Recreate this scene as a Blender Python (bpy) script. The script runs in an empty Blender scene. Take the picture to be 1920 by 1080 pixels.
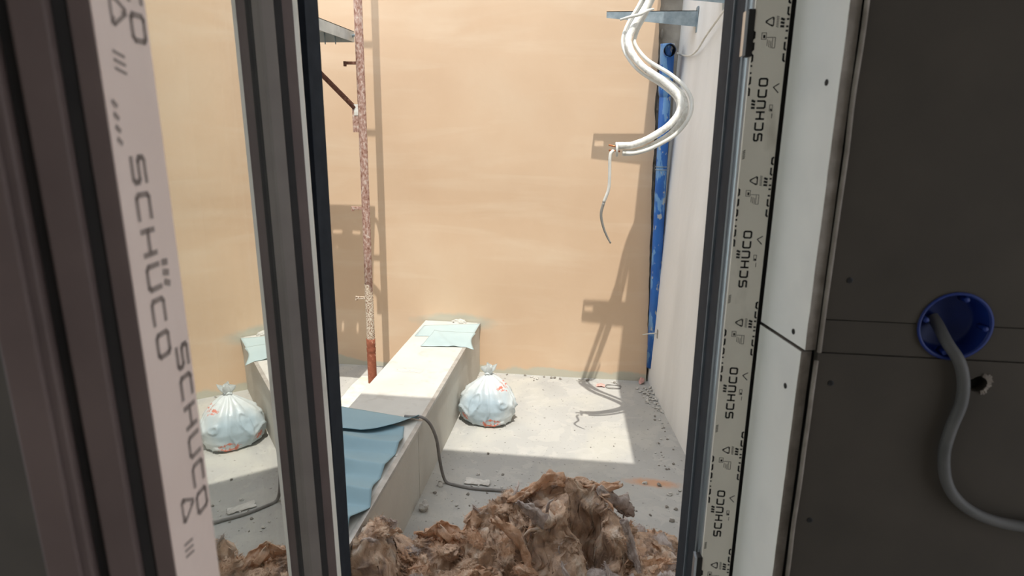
import bpy, bmesh, math, random
from mathutils import Vector, Matrix, noise, Euler

random.seed(7)
sc = bpy.context.scene
COL = sc.collection

# ------------------------------------------------------------------ camera
F = 1200.0                                    # focal length in pixels of a 1920 wide frame
EYE = Vector((0, 0, 1.5))
def _camray(x, y): return Vector(((x-960)/F, -(y-540)/F, -1.0))
_up = -(_camray(905, 5290).normalized())
_yv = _camray(1118, 238); _yv = (_yv - _up*_yv.dot(_up)).normalized()
_xv = _yv.cross(_up)
RW = Matrix((_xv, _yv, _up))                  # camera -> world
cam_d = bpy.data.cameras.new('camera'); cam = bpy.data.objects.new('camera', cam_d); COL.objects.link(cam)
cam_d.sensor_width = 36; cam_d.lens = F/1920*36; cam_d.clip_start = .02
cam.matrix_world = Matrix.Translation(EYE) @ RW.to_4x4()
cam_d.dof.use_dof = True; cam_d.dof.focus_distance = 2.9; cam_d.dof.aperture_fstop = 10
sc.camera = cam

# ------------------------------------------------------------------ sky, sun, exposure
SUN = Vector((-.07, .42, -1.0))
world = bpy.data.worlds.new('World'); sc.world = world; world.use_nodes = True
bg = world.node_tree.nodes['Background']
bg.inputs[0].default_value = (.86, .92, 1.0, 1); bg.inputs[1].default_value = 1.95
sd = bpy.data.lights.new('sun', 'SUN'); sd.energy = 3.4; sd.angle = math.radians(.4); sd.color = (1, .95, .86)
so = bpy.data.objects.new('sun', sd); COL.objects.link(so); so.location = (1, -2, 6)
so.rotation_euler = SUN.to_track_quat('-Z', 'Y').to_euler()
sc.view_settings.view_transform = 'Standard'; sc.view_settings.look = 'None'
sc.view_settings.gamma = 1; sc.view_settings.exposure = .22; sc.view_settings.use_curve_mapping = False

# ------------------------------------------------------------------ helpers
def obj(name, bm, mat, parent=None, smooth=False, bevel=0, **props):
    me = bpy.data.meshes.new(name)
    bmesh.ops.recalc_face_normals(bm, faces=bm.faces) if props.pop('recalc', True) else None
    bm.to_mesh(me); bm.free()
    if smooth:
        for p in me.polygons: p.use_smooth = True
    return mobj(name, me, mat, parent, bevel, **props)
def mobj(name, me, mat, parent=None, bevel=0, **props):
    o = bpy.data.objects.new(name, me); COL.objects.link(o)
    for m in (mat if isinstance(mat, (list, tuple)) else [mat]):
        if m and len(me.materials) < 8: me.materials.append(m)
    if parent: o.parent = parent
    if bevel:
        b = o.modifiers.new('bevel', 'BEVEL'); b.width = bevel; b.segments = 2; b.limit_method = 'ANGLE'
    for k, v in props.items(): o[k] = v
    return o
def empty(name, loc=(0, 0, 0), **props):
    o = bpy.data.objects.new(name, None); COL.objects.link(o); o.location = loc; o.empty_display_size = .05
    for k, v in props.items(): o[k] = v
    return o
def box(bm, x0, x1, y0, y1, z0, z1):
    v = [bm.verts.new((x, y, z)) for z in (z0, z1) for y in (y0, y1) for x in (x0, x1)]
    for f in ((0,1,3,2),(4,6,7,5),(0,4,5,1),(2,3,7,6),(0,2,6,4),(1,5,7,3)): bm.faces.new([v[i] for i in f])
def boxbm(*a):
    bm = bmesh.new(); box(bm, *a); return bm
def prism(pts, z0, z1, bm=None):
    """extrude a closed 2-D outline (x,y) from z0 to z1"""
    bm = bm or bmesh.new()
    a = [bm.verts.new((p[0], p[1], z0)) for p in pts]; b = [bm.verts.new((p[0], p[1], z1)) for p in pts]
    n = len(pts)
    for i in range(n): bm.faces.new((a[i], a[(i+1) % n], b[(i+1) % n], b[i]))
    bm.faces.new(a[::-1]); bm.faces.new(b)
    return bm
def catmull(P, n=8):
    P = [Vector(p) for p in P]; Q = [2*P[0]-P[1]] + P + [2*P[-1]-P[-2]]; out = []
    for i in range(1, len(Q)-2):
        a, b, c, d = Q[i-1:i+3]
        for k in range(n):
            t = k/n
            out.append(.5*((2*b) + (c-a)*t + (2*a-5*b+4*c-d)*t*t + (3*b-a-3*c+d)*t**3))
    out.append(P[-1]); return out
def tube(pts, r, seg=10, bm=None, caps=True, wob=0):
    bm = bm or bmesh.new(); pts = [Vector(p) for p in pts]; rings = []
    t0 = (pts[1]-pts[0]).normalized(); nrm = t0.orthogonal().normalized()
    for i, p in enumerate(pts):
        t = (pts[min(i+1, len(pts)-1)]-pts[max(i-1, 0)]).normalized()
        nrm = (nrm - t*nrm.dot(t)).normalized(); bi = t.cross(nrm)
        rr = r(i/(len(pts)-1)) if callable(r) else r
        ring = []
        for k in range(seg):
            a = 2*math.pi*k/seg
            d = nrm*math.cos(a)+bi*math.sin(a)
            q = rr*(1+(wob*noise.noise((p+d*rr)*60) if wob else 0))
            ring.append(bm.verts.new(p+d*q))
        rings.append(ring)
    for A, B in zip(rings, rings[1:]):
        for k in range(seg): bm.faces.new((A[k], A[(k+1) % seg], B[(k+1) % seg], B[k]))
    if caps: bm.faces.new(rings[0][::-1]); bm.faces.new(rings[-1])
    return bm
def lathe(prof, seg=32, bm=None, axis=None):
    """profile (r,z) about z"""
    bm = bm or bmesh.new(); rings = []
    for r, z in prof:
        rings.append([bm.verts.new((r*math.cos(2*math.pi*k/seg), r*math.sin(2*math.pi*k/seg), z)) for k in range(seg)])
    for A, B in zip(rings, rings[1:]):
        for k in range(seg): bm.faces.new((A[k], A[(k+1) % seg], B[(k+1) % seg], B[k]))
    return bm
def grid(nx, ny, fn, bm=None):
    bm = bm or bmesh.new()
    V = [[bm.verts.new(fn(i/nx, j/ny)) for i in range(nx+1)] for j in range(ny+1)]
    for j in range(ny):
        for i in range(nx): bm.faces.new((V[j][i], V[j][i+1], V[j+1][i+1], V[j+1][i]))
    return bm
def solid(o, t, off=-1):
    m = o.modifiers.new('thick', 'SOLIDIFY'); m.thickness = t; m.offset = off; return o
def cut(o, cutters):
    """boolean the cutter meshes out of o and drop them"""
    for c in cutters:
        m = o.modifiers.new('cut', 'BOOLEAN'); m.operation = 'DIFFERENCE'; m.object = c; m.solver = 'EXACT'
    bpy.context.view_layer.update()
    dg = bpy.context.evaluated_depsgraph_get()
    me = bpy.data.meshes.new_from_object(o.evaluated_get(dg)); o.modifiers.clear(); o.data = me
def N3(p, s=1.0): return noise.noise(Vector(p)*s)

# ------------------------------------------------------------------ materials
def S(r, g, b):
    f = lambda c: (c/255/12.92) if c/255 <= .04045 else ((c/255+.055)/1.055)**2.4
    return (f(r), f(g), f(b), 1)
def mat(name, stops, scale=6, detail=6, rough=.85, bump=.15, bscale=40, metal=0, spec=.3, stretch=(1, 1, 1), dist=0, trans=0, extra=None, bdist=.004, coat=0):
    """noise driven colour ramp + fine relief; stops = [(pos, colour), ...]"""
    m = bpy.data.materials.new(name); m.use_nodes = True; nt = m.node_tree; ns = nt.nodes; L = nt.links
    P = ns['Principled BSDF']; tc = ns.new('ShaderNodeTexCoord'); mp = ns.new('ShaderNodeMapping'); mp.inputs['Scale'].default_value = stretch
    L.new(tc.outputs['Object'], mp.inputs[0])
    nz = ns.new('ShaderNodeTexNoise'); nz.inputs['Scale'].default_value = scale; nz.inputs['Detail'].default_value = detail; nz.inputs['Distortion'].default_value = dist
    L.new(mp.outputs[0], nz.inputs['Vector'])
    cr = ns.new('ShaderNodeValToRGB'); e = cr.color_ramp.elements
    while len(e) < len(stops): e.new(.5)
    for el, (p, c) in zip(e, stops): el.position = p; el.color = c
    L.new(nz.outputs[0], cr.inputs[0]); col = cr.outputs[0]
    if extra: col = extra(nt, tc, col)
    L.new(col, P.inputs['Base Color'])
    P.inputs['Roughness'].default_value = rough; P.inputs['Metallic'].default_value = metal; P.inputs['Specular IOR Level'].default_value = spec
    if coat: P.inputs['Coat Weight'].default_value = coat
    if bump:
        b = ns.new('ShaderNodeBump'); b.inputs['Strength'].default_value = bump; b.inputs['Distance'].default_value = bdist
        n2 = ns.new('ShaderNodeTexNoise'); n2.inputs['Scale'].default_value = bscale; n2.inputs['Detail'].default_value = 8
        L.new(mp.outputs[0], n2.inputs['Vector']); L.new(n2.outputs[0], b.inputs['Height']); L.new(b.outputs[0], P.inputs['Normal'])
    if trans:
        tr = ns.new('ShaderNodeBsdfTranslucent'); L.new(col, tr.inputs[0]); mx = ns.new('ShaderNodeMixShader'); mx.inputs[0].default_value = trans
        L.new(P.outputs[0], mx.inputs[1]); L.new(tr.outputs[0], mx.inputs[2]); L.new(mx.outputs[0], ns['Material Output'].inputs[0])
    return m
def mixcol(nt, fac, a, b):
    mx = nt.nodes.new('ShaderNodeMix'); mx.data_type = 'RGBA'; nt.links.new(fac, mx.inputs[0])
    for v, i in ((a, 6), (b, 7)):
        if hasattr(v, 'links') or hasattr(v, 'is_linked'): nt.links.new(v, mx.inputs[i])
        else: mx.inputs[i].default_value = v
    return mx.outputs[2]
def mathn(nt, op, a, b=None, clamp=False):
    n = nt.nodes.new('ShaderNodeMath'); n.operation = op; n.use_clamp = clamp
    for v, i in ((a, 0), (b, 1)):
        if v is None: continue
        if isinstance(v, (int, float)): n.inputs[i].default_value = v
        else: nt.links.new(v, n.inputs[i])
    return n.outputs[0]
def noisefac(nt, tc, scale, lo, hi, stretch=(1, 1, 1), detail=6, dist=0):
    mp = nt.nodes.new('ShaderNodeMapping'); mp.inputs['Scale'].default_value = stretch; nt.links.new(tc.outputs['Object'], mp.inputs[0])
    n = nt.nodes.new('ShaderNodeTexNoise'); n.inputs['Scale'].default_value = scale; n.inputs['Detail'].default_value = detail; n.inputs['Distortion'].default_value = dist
    nt.links.new(mp.outputs[0], n.inputs['Vector'])
    r = nt.nodes.new('ShaderNodeMapRange'); r.inputs[1].default_value = lo; r.inputs[2].default_value = hi; nt.links.new(n.outputs[0], r.inputs[0])
    return r.outputs[0]
def blob(nt, tc, c, rad, edge=.5, nscale=14, namp=.9, rot=0):
    """soft edged irregular patch of its own shape at a place on the surface"""
    mp = nt.nodes.new('ShaderNodeMapping'); mp.vector_type = 'TEXTURE'; mp.inputs['Location'].default_value = c; mp.inputs['Scale'].default_value = rad; mp.inputs['Rotation'].default_value = (0, 0, rot)
    nt.links.new(tc.outputs['Object'], mp.inputs[0])
    ln = nt.nodes.new('ShaderNodeVectorMath'); ln.operation = 'LENGTH'; nt.links.new(mp.outputs[0], ln.inputs[0])
    n = nt.nodes.new('ShaderNodeTexNoise'); n.inputs['Scale'].default_value = nscale; n.inputs['Detail'].default_value = 7; nt.links.new(tc.outputs['Object'], n.inputs['Vector'])
    d = mathn(nt, 'ADD', ln.outputs['Value'], mathn(nt, 'MULTIPLY', mathn(nt, 'SUBTRACT', n.outputs[0], .5), namp*2))
    r = nt.nodes.new('ShaderNodeMapRange'); r.inputs[1].default_value = 1+edge/2; r.inputs[2].default_value = 1-edge/2; nt.links.new(d, r.inputs[0])
    return r.outputs[0]

def x_orange(nt, tc, col):
    # bare grey render showing along the foot of the wall and round the end of the boxing
    sep = nt.nodes.new('ShaderNodeSeparateXYZ'); nt.links.new(tc.outputs['Object'], sep.inputs[0])
    n = nt.nodes.new('ShaderNodeTexNoise'); n.inputs['Scale'].default_value = 5; n.inputs['Detail'].default_value = 6; nt.links.new(tc.outputs['Object'], n.inputs['Vector'])
    edge = mathn(nt, 'ADD', mathn(nt, 'MULTIPLY', mathn(nt, 'SUBTRACT', n.outputs[0], .5), .14), .045)
    r = nt.nodes.new('ShaderNodeMapRange'); nt.links.new(mathn(nt, 'SUBTRACT', sep.outputs[2], edge), r.inputs[0]); r.inputs[1].default_value = .008; r.inputs[2].default_value = -.008
    grey = S(190, 186, 170)
    col = mixcol(nt, r.outputs[0], col, grey)
    f2 = blob(nt, tc, (-.81, 3.7, .325), (.225, 1, .05), .5, 12, .4)
    col = mixcol(nt, f2, col, grey)
    f3 = noisefac(nt, tc, 3.2, .52, .75, (.35, 1, 2.4), 8, .6)
    col = mixcol(nt, mathn(nt, 'MULTIPLY', f3, .22), col, S(238, 226, 204))
    return col
M_orange = mat('orange_render', [(.3, S(208, 178, 148)), (.55, S(214, 186, 157)), (.75, S(218, 194, 167))], 1.6, 8, .9, .2, 14, extra=x_orange, bdist=.005)
def x_floor(nt, tc, col):
    col = mixcol(nt, noisefac(nt, tc, 3.5, .5, .66, (1, .8, 1), 9, .5), col, S(184, 182, 174))
    col = mixcol(nt, mathn(nt, 'MULTIPLY', noisefac(nt, tc, 9, .54, .60, (1, 1, 1), 10, 1.0), .45), col, S(190, 188, 181))
    col = mixcol(nt, mathn(nt, 'MULTIPLY', noisefac(nt, tc, 60, .64, .70), .6), col, S(96, 92, 86))
    col = mixcol(nt, blob(nt, tc, (.312, 2.556, 0), (.10, .03, 1), .9, 30, .5, -.05), col, S(198, 158, 130))
    return col
M_floor = mat('concrete_screed', [(.3, S(166, 165, 161)), (.6, S(177, 176, 172)), (.8, S(187, 186, 181))], 2.2, 9, .92, .3, 55, extra=x_floor, bdist=.003)
def x_white(nt, tc, col):
    return mixcol(nt, mathn(nt, 'MULTIPLY', noisefac(nt, tc, 1.6, .45, .7, (1, 1.6, .35), 8, .3), .35), col, S(186, 184, 180))
M_white = mat('white_render', [(.3, S(222, 222, 219)), (.7, S(229, 228, 225))], 2.5, 8, .9, .25, 30, extra=x_white)
M_grey_render = mat('bare_cement', [(.3, S(140, 135, 126)), (.7, S(176, 170, 160))], 8, 9, .95, .6, 30, bdist=.01)
M_facade = mat('facade_render', [(.3, S(205, 203, 197)), (.7, S(216, 213, 206))], 2, 6, .9, .2, 30)
M_room = mat('room_plaster', [(.3, S(200, 196, 190)), (.7, S(208, 204, 197))], 3, 6, .95, .1, 40)
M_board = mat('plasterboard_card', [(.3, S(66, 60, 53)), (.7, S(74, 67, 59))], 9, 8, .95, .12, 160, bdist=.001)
def x_reveal(nt, tc, col):
    return mixcol(nt, mathn(nt, 'MULTIPLY', noisefac(nt, tc, 7, .5, .7), .3), col, S(205, 203, 200))
M_reveal = mat('white_reveal_board', [(.3, S(238, 233, 225)), (.7, S(243, 239, 232))], 5, 6, .85, .08, 90, extra=x_reveal, bdist=.001)
M_core = mat('gypsum_core', [(.3, S(120, 110, 100)), (.6, S(146, 136, 126)), (.8, S(166, 156, 146))], 40, 8, .98, .8, 90, bdist=.002)
M_boxing = mat('white_coated_board', [(.3, S(192, 190, 183)), (.7, S(206, 204, 197))], 5, 8, .85, .12, 60, extra=lambda nt, tc, c: mixcol(nt, mathn(nt, 'MULTIPLY', noisefac(nt, tc, 14, .58, .7), .4), c, S(170, 165, 155)))
M_boxside = mat('side_board', [(.3, S(188, 185, 176)), (.6, S(198, 195, 186)), (.8, S(208, 205, 198))], 4, 8, .9, .15, 50)
M_bead = mat('metal_corner_bead', [(.3, S(170, 168, 162)), (.7, S(195, 192, 186))], 30, 6, .5, .1, 80, metal=.4)
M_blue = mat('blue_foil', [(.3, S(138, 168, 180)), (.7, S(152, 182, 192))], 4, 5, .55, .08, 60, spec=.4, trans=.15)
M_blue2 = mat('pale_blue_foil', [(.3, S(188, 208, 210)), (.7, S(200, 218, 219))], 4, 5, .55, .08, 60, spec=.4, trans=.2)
M_rust = mat('rusty_tube', [(.30, S(128, 88, 72)), (.42, S(164, 128, 114)), (.55, S(186, 156, 144)), (.68, S(212, 196, 184))], 90, 10, .85, .5, 150, stretch=(1, 1, .6), dist=.4)
M_splash = mat('plaster_splashed_tube', [(.38, S(126, 94, 74)), (.48, S(186, 162, 140)), (.56, S(222, 212, 196))], 190, 6, .9, .6, 150)
M_redoxide = mat('red_primer', [(.35, S(132, 76, 56)), (.62, S(152, 92, 70)), (.72, S(205, 165, 140))], 50, 8, .75, .3, 120)
M_rustdark = mat('dark_rust', [(.35, S(86, 56, 44)), (.6, S(118, 82, 68)), (.75, S(160, 132, 118))], 60, 8, .9, .4, 120)
M_galv = mat('galvanised_steel', [(.35, S(140, 156, 166)), (.65, S(176, 190, 198))], 22, 7, .45, .08, 90, metal=.55, spec=.5)
M_deck = mat('painted_deck_steel', [(.35, S(176, 180, 178)), (.65, S(200, 204, 200))], 12, 8, .6, .1, 90, metal=.25)
def x_pipe(nt, tc, col):
    col = mixcol(nt, mathn(nt, 'MULTIPLY', noisefac(nt, tc, 22, .53, .56, (1, 1, .3), 8, .3), .7), col, S(124, 172, 214))
    return mixcol(nt, mathn(nt, 'MULTIPLY', noisefac(nt, tc, 30, .60, .64, (1, 1, .5), 8), .8), col, S(190, 190, 180))
M_pipe = mat('blue_pvc', [(.3, S(30, 92, 172)), (.7, S(44, 112, 196))], 8, 5, .4, .05, 60, extra=x_pipe, spec=.5)
M_dark = mat('painted_shade', [(.3, S(22, 20, 18)), (.7, S(34, 31, 28))], 20, 5, .95, .2, 60)
M_insul = mat('white_pipe_lagging', [(.35, S(214, 212, 204)), (.6, S(236, 235, 229))], 40, 8, .7, .5, 160, bdist=.003, extra=lambda nt, tc, c: mixcol(nt, mathn(nt, 'MULTIPLY', noisefac(nt, tc, 38, .58, .64, (1, 1, 1), 6), .45), c, S(150, 148, 142)))
M_wire = mat('white_wire', [(.3, S(206, 205, 198)), (.7, S(225, 224, 218))], 20, 4, .5, 0)
M_wiregrey = mat('grey_wire_end', [(.3, S(128, 126, 122)), (.7, S(150, 148, 142))], 20, 4, .5, 0)
M_cord = mat('grey_cord', [(.3, S(118, 115, 112)), (.7, S(138, 135, 131))], 30, 5, .6, .1, 90)
M_conduit = mat('grey_corrugated_conduit', [(.3, S(80, 78, 76)), (.7, S(94, 91, 88))], 30, 5, .55, .1, 90)
M_copper = mat('copper', [(.3, S(180, 110, 70)), (.7, S(200, 130, 90))], 20, 4, .35, 0, metal=1)
M_jbox = mat('blue_junction_plastic', [(.3, S(12, 32, 92)), (.7, S(18, 40, 104))], 20, 4, .45, .05, 60)
M_screw = mat('black_screw', [(.3, S(26, 24, 23)), (.7, S(40, 37, 35))], 60, 4, .5, 0)
M_anth = mat('anthracite_aluminium', [(.3, S(40, 44, 50)), (.7, S(48, 52, 58))], 40, 5, .75, .03, 300, spec=.08)
M_anthlite = mat('anthracite_lip', [(.3, S(92, 98, 104)), (.7, S(106, 112, 118))], 40, 5, .6, .03, 300, spec=.15)
M_alu = mat('bare_aluminium', [(.3, S(168, 172, 176)), (.7, S(192, 196, 200))], 30, 6, .32, .05, 120, metal=.85, stretch=(8, 8, .3))
M_film = mat('protective_film', [(.3, S(222, 214, 200)), (.7, S(231, 223, 210))], 6, 7, .45, .1, 30, spec=.4, extra=lambda nt, tc, c: mixcol(nt, mathn(nt, 'MULTIPLY', noisefac(nt, tc, 16, .6, .72, (1, 1, .5), 7), .5), c, S(140, 128, 108)))
M_film2 = mat('sash_protective_film', [(.3, S(228, 204, 191)), (.7, S(236, 214, 202))], 8, 7, .5, .1, 30, spec=.3, extra=lambda nt, tc, c: mixcol(nt, mathn(nt, 'MULTIPLY', noisefac(nt, tc, 12, .52, .72, (1, 1, .5), 7), .35), c, S(168, 150, 142)))
M_ink = mat('black_print', [(.3, S(24, 23, 22)), (.7, S(32, 30, 29))], 30, 3, .6, 0)
M_inkgrey = mat('grey_print', [(.3, S(112, 106, 98)), (.7, S(124, 118, 110))], 30, 3, .6, 0)
M_inkbrown = mat('brown_grey_print', [(.3, S(146, 130, 122)), (.7, S(156, 140, 131))], 30, 3, .6, 0)
M_taupe = mat('taupe_profile', [(.3, S(112, 102, 96)), (.7, S(124, 114, 106))], 14, 6, .55, .05, 90, spec=.3)
M_taupe2 = mat('dark_taupe_profile', [(.3, S(94, 79, 75)), (.7, S(106, 90, 85))], 14, 6, .55, .05, 90, spec=.3)
M_rubber = mat('black_rubber', [(.3, S(40, 37, 36)), (.7, S(50, 46, 44))], 30, 5, .7, .05, 90)
M_rubble = mat('plaster_chip', [(.3, S(186, 182, 174)), (.7, S(222, 220, 214))], 30, 7, .95, .5, 90)
M_rubble2 = mat('mortar_chip', [(.3, S(128, 123, 115)), (.7, S(160, 154, 145))], 30, 7, .95, .5, 90)
M_brick = mat('pink_brick_chip', [(.3, S(214, 150, 140)), (.7, S(232, 196, 188))], 30, 7, .95, .5, 90)
M_slab = mat('plaster_covered_beam', [(.35, S(198, 200, 186)), (.7, S(226, 226, 214))], 14, 8, .95, .6, 50, bdist=.008)
M_slabside = mat('beam_broken_side', [(.35, S(140, 128, 112)), (.6, S(184, 176, 158)), (.8, S(205, 198, 184))], 26, 9, .95, .7, 60, bdist=.008)
M_wool = mat('mineral_wool', [(.28, S(168, 146, 132)), (.42, S(202, 174, 152)), (.52, S(220, 190, 164)), (.62, S(228, 208, 188)), (.75, S(232, 220, 210))], 16, 10, 1.0, .8, 130, stretch=(1, 1, .6), dist=1.0, spec=.02, trans=.25, bdist=.006)
M_wool2 = mat('mineral_wool_orange', [(.30, S(206, 168, 138)), (.5, S(226, 190, 160)), (.68, S(236, 214, 194))], 24, 10, 1.0, .8, 130, dist=.8, spec=.02, trans=.35, bdist=.006)
M_wool3 = mat('mineral_wool_grey', [(.30, S(176, 160, 152)), (.5, S(202, 188, 180)), (.68, S(224, 214, 208))], 24, 10, 1.0, .8, 130, dist=.8, spec=.02, trans=.3, bdist=.006)
def x_bag(nt, tc, col):
    col = mixcol(nt, blob(nt, tc, (-.01, -.14, .10), (.14, .2, .08), .8, 14, .6), col, S(186, 204, 214))  # bluish contents showing through, widened to paint in grey-blue shading
    red = S(226, 128, 104)
    for c, r in (((.03, -.12, .028), (.045, .09, .022)), ((-.105, -.075, .045), (.02, .06, .02)), ((.09, -.05, .205), (.03, .08, .022))):
        f = mathn(nt, 'MULTIPLY', blob(nt, tc, c, r, .3, 60, .9), noisefac(nt, tc, 55, .44, .52))
        col = mixcol(nt, f, col, red)
    return col
M_bag = mat('white_bag_film', [(.3, S(214, 222, 224)), (.7, S(232, 236, 234))], 8, 5, .35, .25, 26, extra=x_bag, spec=.5, trans=.2, bdist=.01)
def glass_mat():
    m = bpy.data.materials.new('insulating_glass'); m.use_nodes = True; nt = m.node_tree; ns = nt.nodes; L = nt.links
    ns.remove(ns['Principled BSDF'])
    lw = ns.new('ShaderNodeLayerWeight'); lw.inputs[0].default_value = .5
    r = mathn(nt, 'ADD', mathn(nt, 'MULTIPLY', mathn(nt, 'POWER', lw.outputs['Facing'], 5), .96), .04)      # Schlick, one surface
    R = mathn(nt, 'DIVIDE', mathn(nt, 'MULTIPLY', r, 6), mathn(nt, 'ADD', mathn(nt, 'MULTIPLY', r, 5), 1))  # six surfaces of triple glazing
    gl = ns.new('ShaderNodeBsdfGlossy'); gl.inputs['Roughness'].default_value = .004; gl.inputs[0].default_value = (.95, .96, .94, 1)
    tr = ns.new('ShaderNodeBsdfTransparent'); tr.inputs[0].default_value = (.8, .83, .8, 1)
    mx = ns.new('ShaderNodeMixShader'); L.new(R, mx.inputs[0]); L.new(tr.outputs[0], mx.inputs[1]); L.new(gl.outputs[0], mx.inputs[2]); L.new(mx.outputs[0], ns['Material Output'].inputs[0])
    return m
M_glass = glass_mat()

# ------------------------------------------------------------------ the lightwell
YB = 3.72                                   # face of the orange wall
XE = .325                                   # where its render stops short of the corner
def wx(y, z=0): return .375 + .12*(3.74-y) + .028*z          # face of the white wall on the right
o = obj('floor', boxbm(-3.2, 1.1, .6, 4.2, -.12, 0), M_floor, kind='structure', label='grey concrete screed floor of the lightwell')
# orange wall: slightly uneven rendered face with a ragged right edge
def fback(s, t):
    x = -3.2+(XE+3.2)*s; z = 3.0*t
    if s > .999: x += (.002-.0184*(z-1.15) if z > 1.15 else .002+.034*(1.15-z))+.008*N3((0, 0, z), 9)+.005*N3((3, 0, z), 40)
    return (x, YB+.004*N3((x, 0, z), 2.5), z)
bm = grid(60, 90, fback)
w = obj('wall_back', bm, M_orange, recalc=False, kind='structure', label='orange rendered wall at the back of the lightwell'); solid(w, .2, -1)
# raw cement corner behind the drain pipe
obj('wall_corner', boxbm(.24, .62, YB+.05, YB+.3, 0, 3.0), M_grey_render, kind='structure', label='bare cement chase in the corner behind the blue pipe')
def rq(y, z): return (wx(y, z), y, z)
bm = bmesh.new()
n = 40
def fright(s, t):
    y = .97+(3.80-.97)*s; z = 3.0*t
    return (wx(y, z)+.003*N3((0, y, z), 3), y+(.008*N3((0, 5, z), 11) if s > .999 else 0), z)
w = obj('wall_right', grid(30, 40, fright, bm), M_white, recalc=False, kind='structure', label='white rendered wall on the right of the lightwell'); solid(w, .22, 1)
# coping on the right wall
pts = [(.428-.048*(y-1.85), y) for y in (.97, 3.95)]
obj('trim_1', prism([pts[0], pts[1], (.95, 3.95), (1.2, .97)], 2.92, 3.0), M_grey_render, kind='structure', label='projecting coping along the top of the white wall')
obj('wall_left', boxbm(-3.4, -3.2, .6, 4.2, 0, 2.4), M_facade, kind='structure', label='low wall closing the lightwell on the far left')
# facade (window wall) with the door-height opening
bm = bmesh.new()
OX0, OX1, OZ0, OZ1 = -.485, .262, .06, 2.35
box(bm, -3.2, OX0, .745, .99, 0, 3.9); box(bm, OX1, 1.3, .745, .99, 0, 3.9); box(bm, OX0, OX1, .745, .99, OZ1, 3.9); box(bm, OX0, OX1, .745, .99, 0, OZ0)
obj('wall_front', bm, M_facade, kind='structure', label='house wall that holds the window opening')
obj('trim_2', boxbm(-3.2, 1.3, .74, 1.075, 3.84, 3.9), M_grey_render, kind='structure', label='coping on top of the house wall')

# ------------------------------------------------------------------ the dark room the camera stands in
obj('floor_room', boxbm(-1.7, 1.9, -2.6, .745, -.1, 0), M_room, kind='structure', label='floor of the dark room')
obj('ceiling', boxbm(-1.7, 1.9, -2.6, .745, 2.6, 2.7), M_room, kind='structure', label='ceiling of the dark room')
def room_wall(name, x0, x1, label):
    # side wall of the room; unseen unglazed opening added to brighten the interior
    bm = boxbm(x0, x1, -2.6, -1.1, 0, 2.6); box(bm, x0, x1, .45, .745, 0, 2.6); box(bm, x0, x1, -1.1, .45, 0, .4); box(bm, x0, x1, -1.1, .45, 2.4, 2.6)
    obj(name, bm, M_room, kind='structure', label=label)
room_wall('wall_room_left', -1.8, -1.7, 'left wall of the dark room with an added opening for daylight')
room_wall('wall_room_right', 1.9, 2.0, 'right wall of the dark room with an added opening for daylight')
obj('wall_room_back', boxbm(-1.8, 2.0, -2.7, -2.6, 0, 2.6), M_room, kind='structure', label='wall of the dark room behind the viewer')

# ------------------------------------------------------------------ plasterboard lining beside the window
lining = empty('wall_lining', (.26, .73, 0), kind='structure', label='bare plasterboard lining of the inside wall beside the window')
def child(o, par):
    o.parent = par; o.matrix_parent_inverse = par.matrix_world.inverted() if False else Matrix.Translation(-Vector(par.location)); return o
BF = .712                                    # face of the inside boards
JC = Vector((.391, BF, 1.297)); JR = .037
def ragged(z, a, k): return a*N3((k, 0, z), 18)+a*.5*N3((k, 3, z), 60)
def facing_board(name, x0, x1, z0, z1, y=BF, rag=0):
    bm = bmesh.new()
    n = max(2, int((z1-z0)/.012)) if rag else 1
    L = [(x0+(ragged(z0+(z1-z0)*i/n, rag, 1) if rag else 0), z0+(z1-z0)*i/n) for i in range(n+1)]
    out = L+[(x1, z1), (x1, z0)]
    a = [bm.verts.new((p[0], y, p[1])) for p in out]; b = [bm.verts.new((p[0], y+.0125, p[1])) for p in out]
    k = len(out)
    for i in range(k): bm.faces.new((a[i], a[(i+1) % k], b[(i+1) % k], b[i]))
    bm.faces.new(a); bm.faces.new(b[::-1])
    return child(obj(name, bm, M_board), lining)
cutter = obj('cutter', prism([(JR*math.cos(a), JR*math.sin(a)) for a in [2*math.pi*k/48 for k in range(48)]], -.05, .05), None)
cutter.rotation_euler = (math.pi/2, 0, 0); cutter.location = JC
pts = []
for k in range(22):
    a = 2*math.pi*k/22; r = .0085*(1+.35*N3((math.cos(a), math.sin(a), 4), 1.6)); pts.append((r*1.15*math.cos(a), r*math.sin(a)))
hole = obj('cutter2', prism(pts, -.05, .05), None); hole.rotation_euler = (math.pi/2, 0, 0); hole.location = (.4255, BF, 1.2335)
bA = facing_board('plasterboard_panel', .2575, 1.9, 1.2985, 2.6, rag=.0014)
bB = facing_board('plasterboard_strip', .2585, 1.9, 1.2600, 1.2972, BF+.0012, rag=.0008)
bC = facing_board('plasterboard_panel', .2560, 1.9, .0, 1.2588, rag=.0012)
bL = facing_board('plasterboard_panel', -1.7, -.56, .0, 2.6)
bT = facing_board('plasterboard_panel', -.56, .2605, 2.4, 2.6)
for b, cs in ((bA, [cutter]), (bB, [cutter]), (bC, [cutter, hole])): cut(b, cs)
bpy.data.objects.remove(cutter); bpy.data.objects.remove(hole)
# broken card round the torn hole
bm = bmesh.new()
for k in range(14):
    a = -1.2+2.4*k/13; r0 = .0082; r1 = .012+.003*random.random()
    q = [Vector((.4255+r*math.cos(a+d), BF-.0006-h, 1.2335+r*math.sin(a+d))) for r, d, h in ((r0, -.09, .0012), (r0, .09, .0005), (r1, .06, 0), (r1, -.06, .0018*random.random()))]
    bm.faces.new([bm.verts.new(v) for v in q])
child(solid(obj('torn_card', bm, M_core), .0008), lining)
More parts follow.
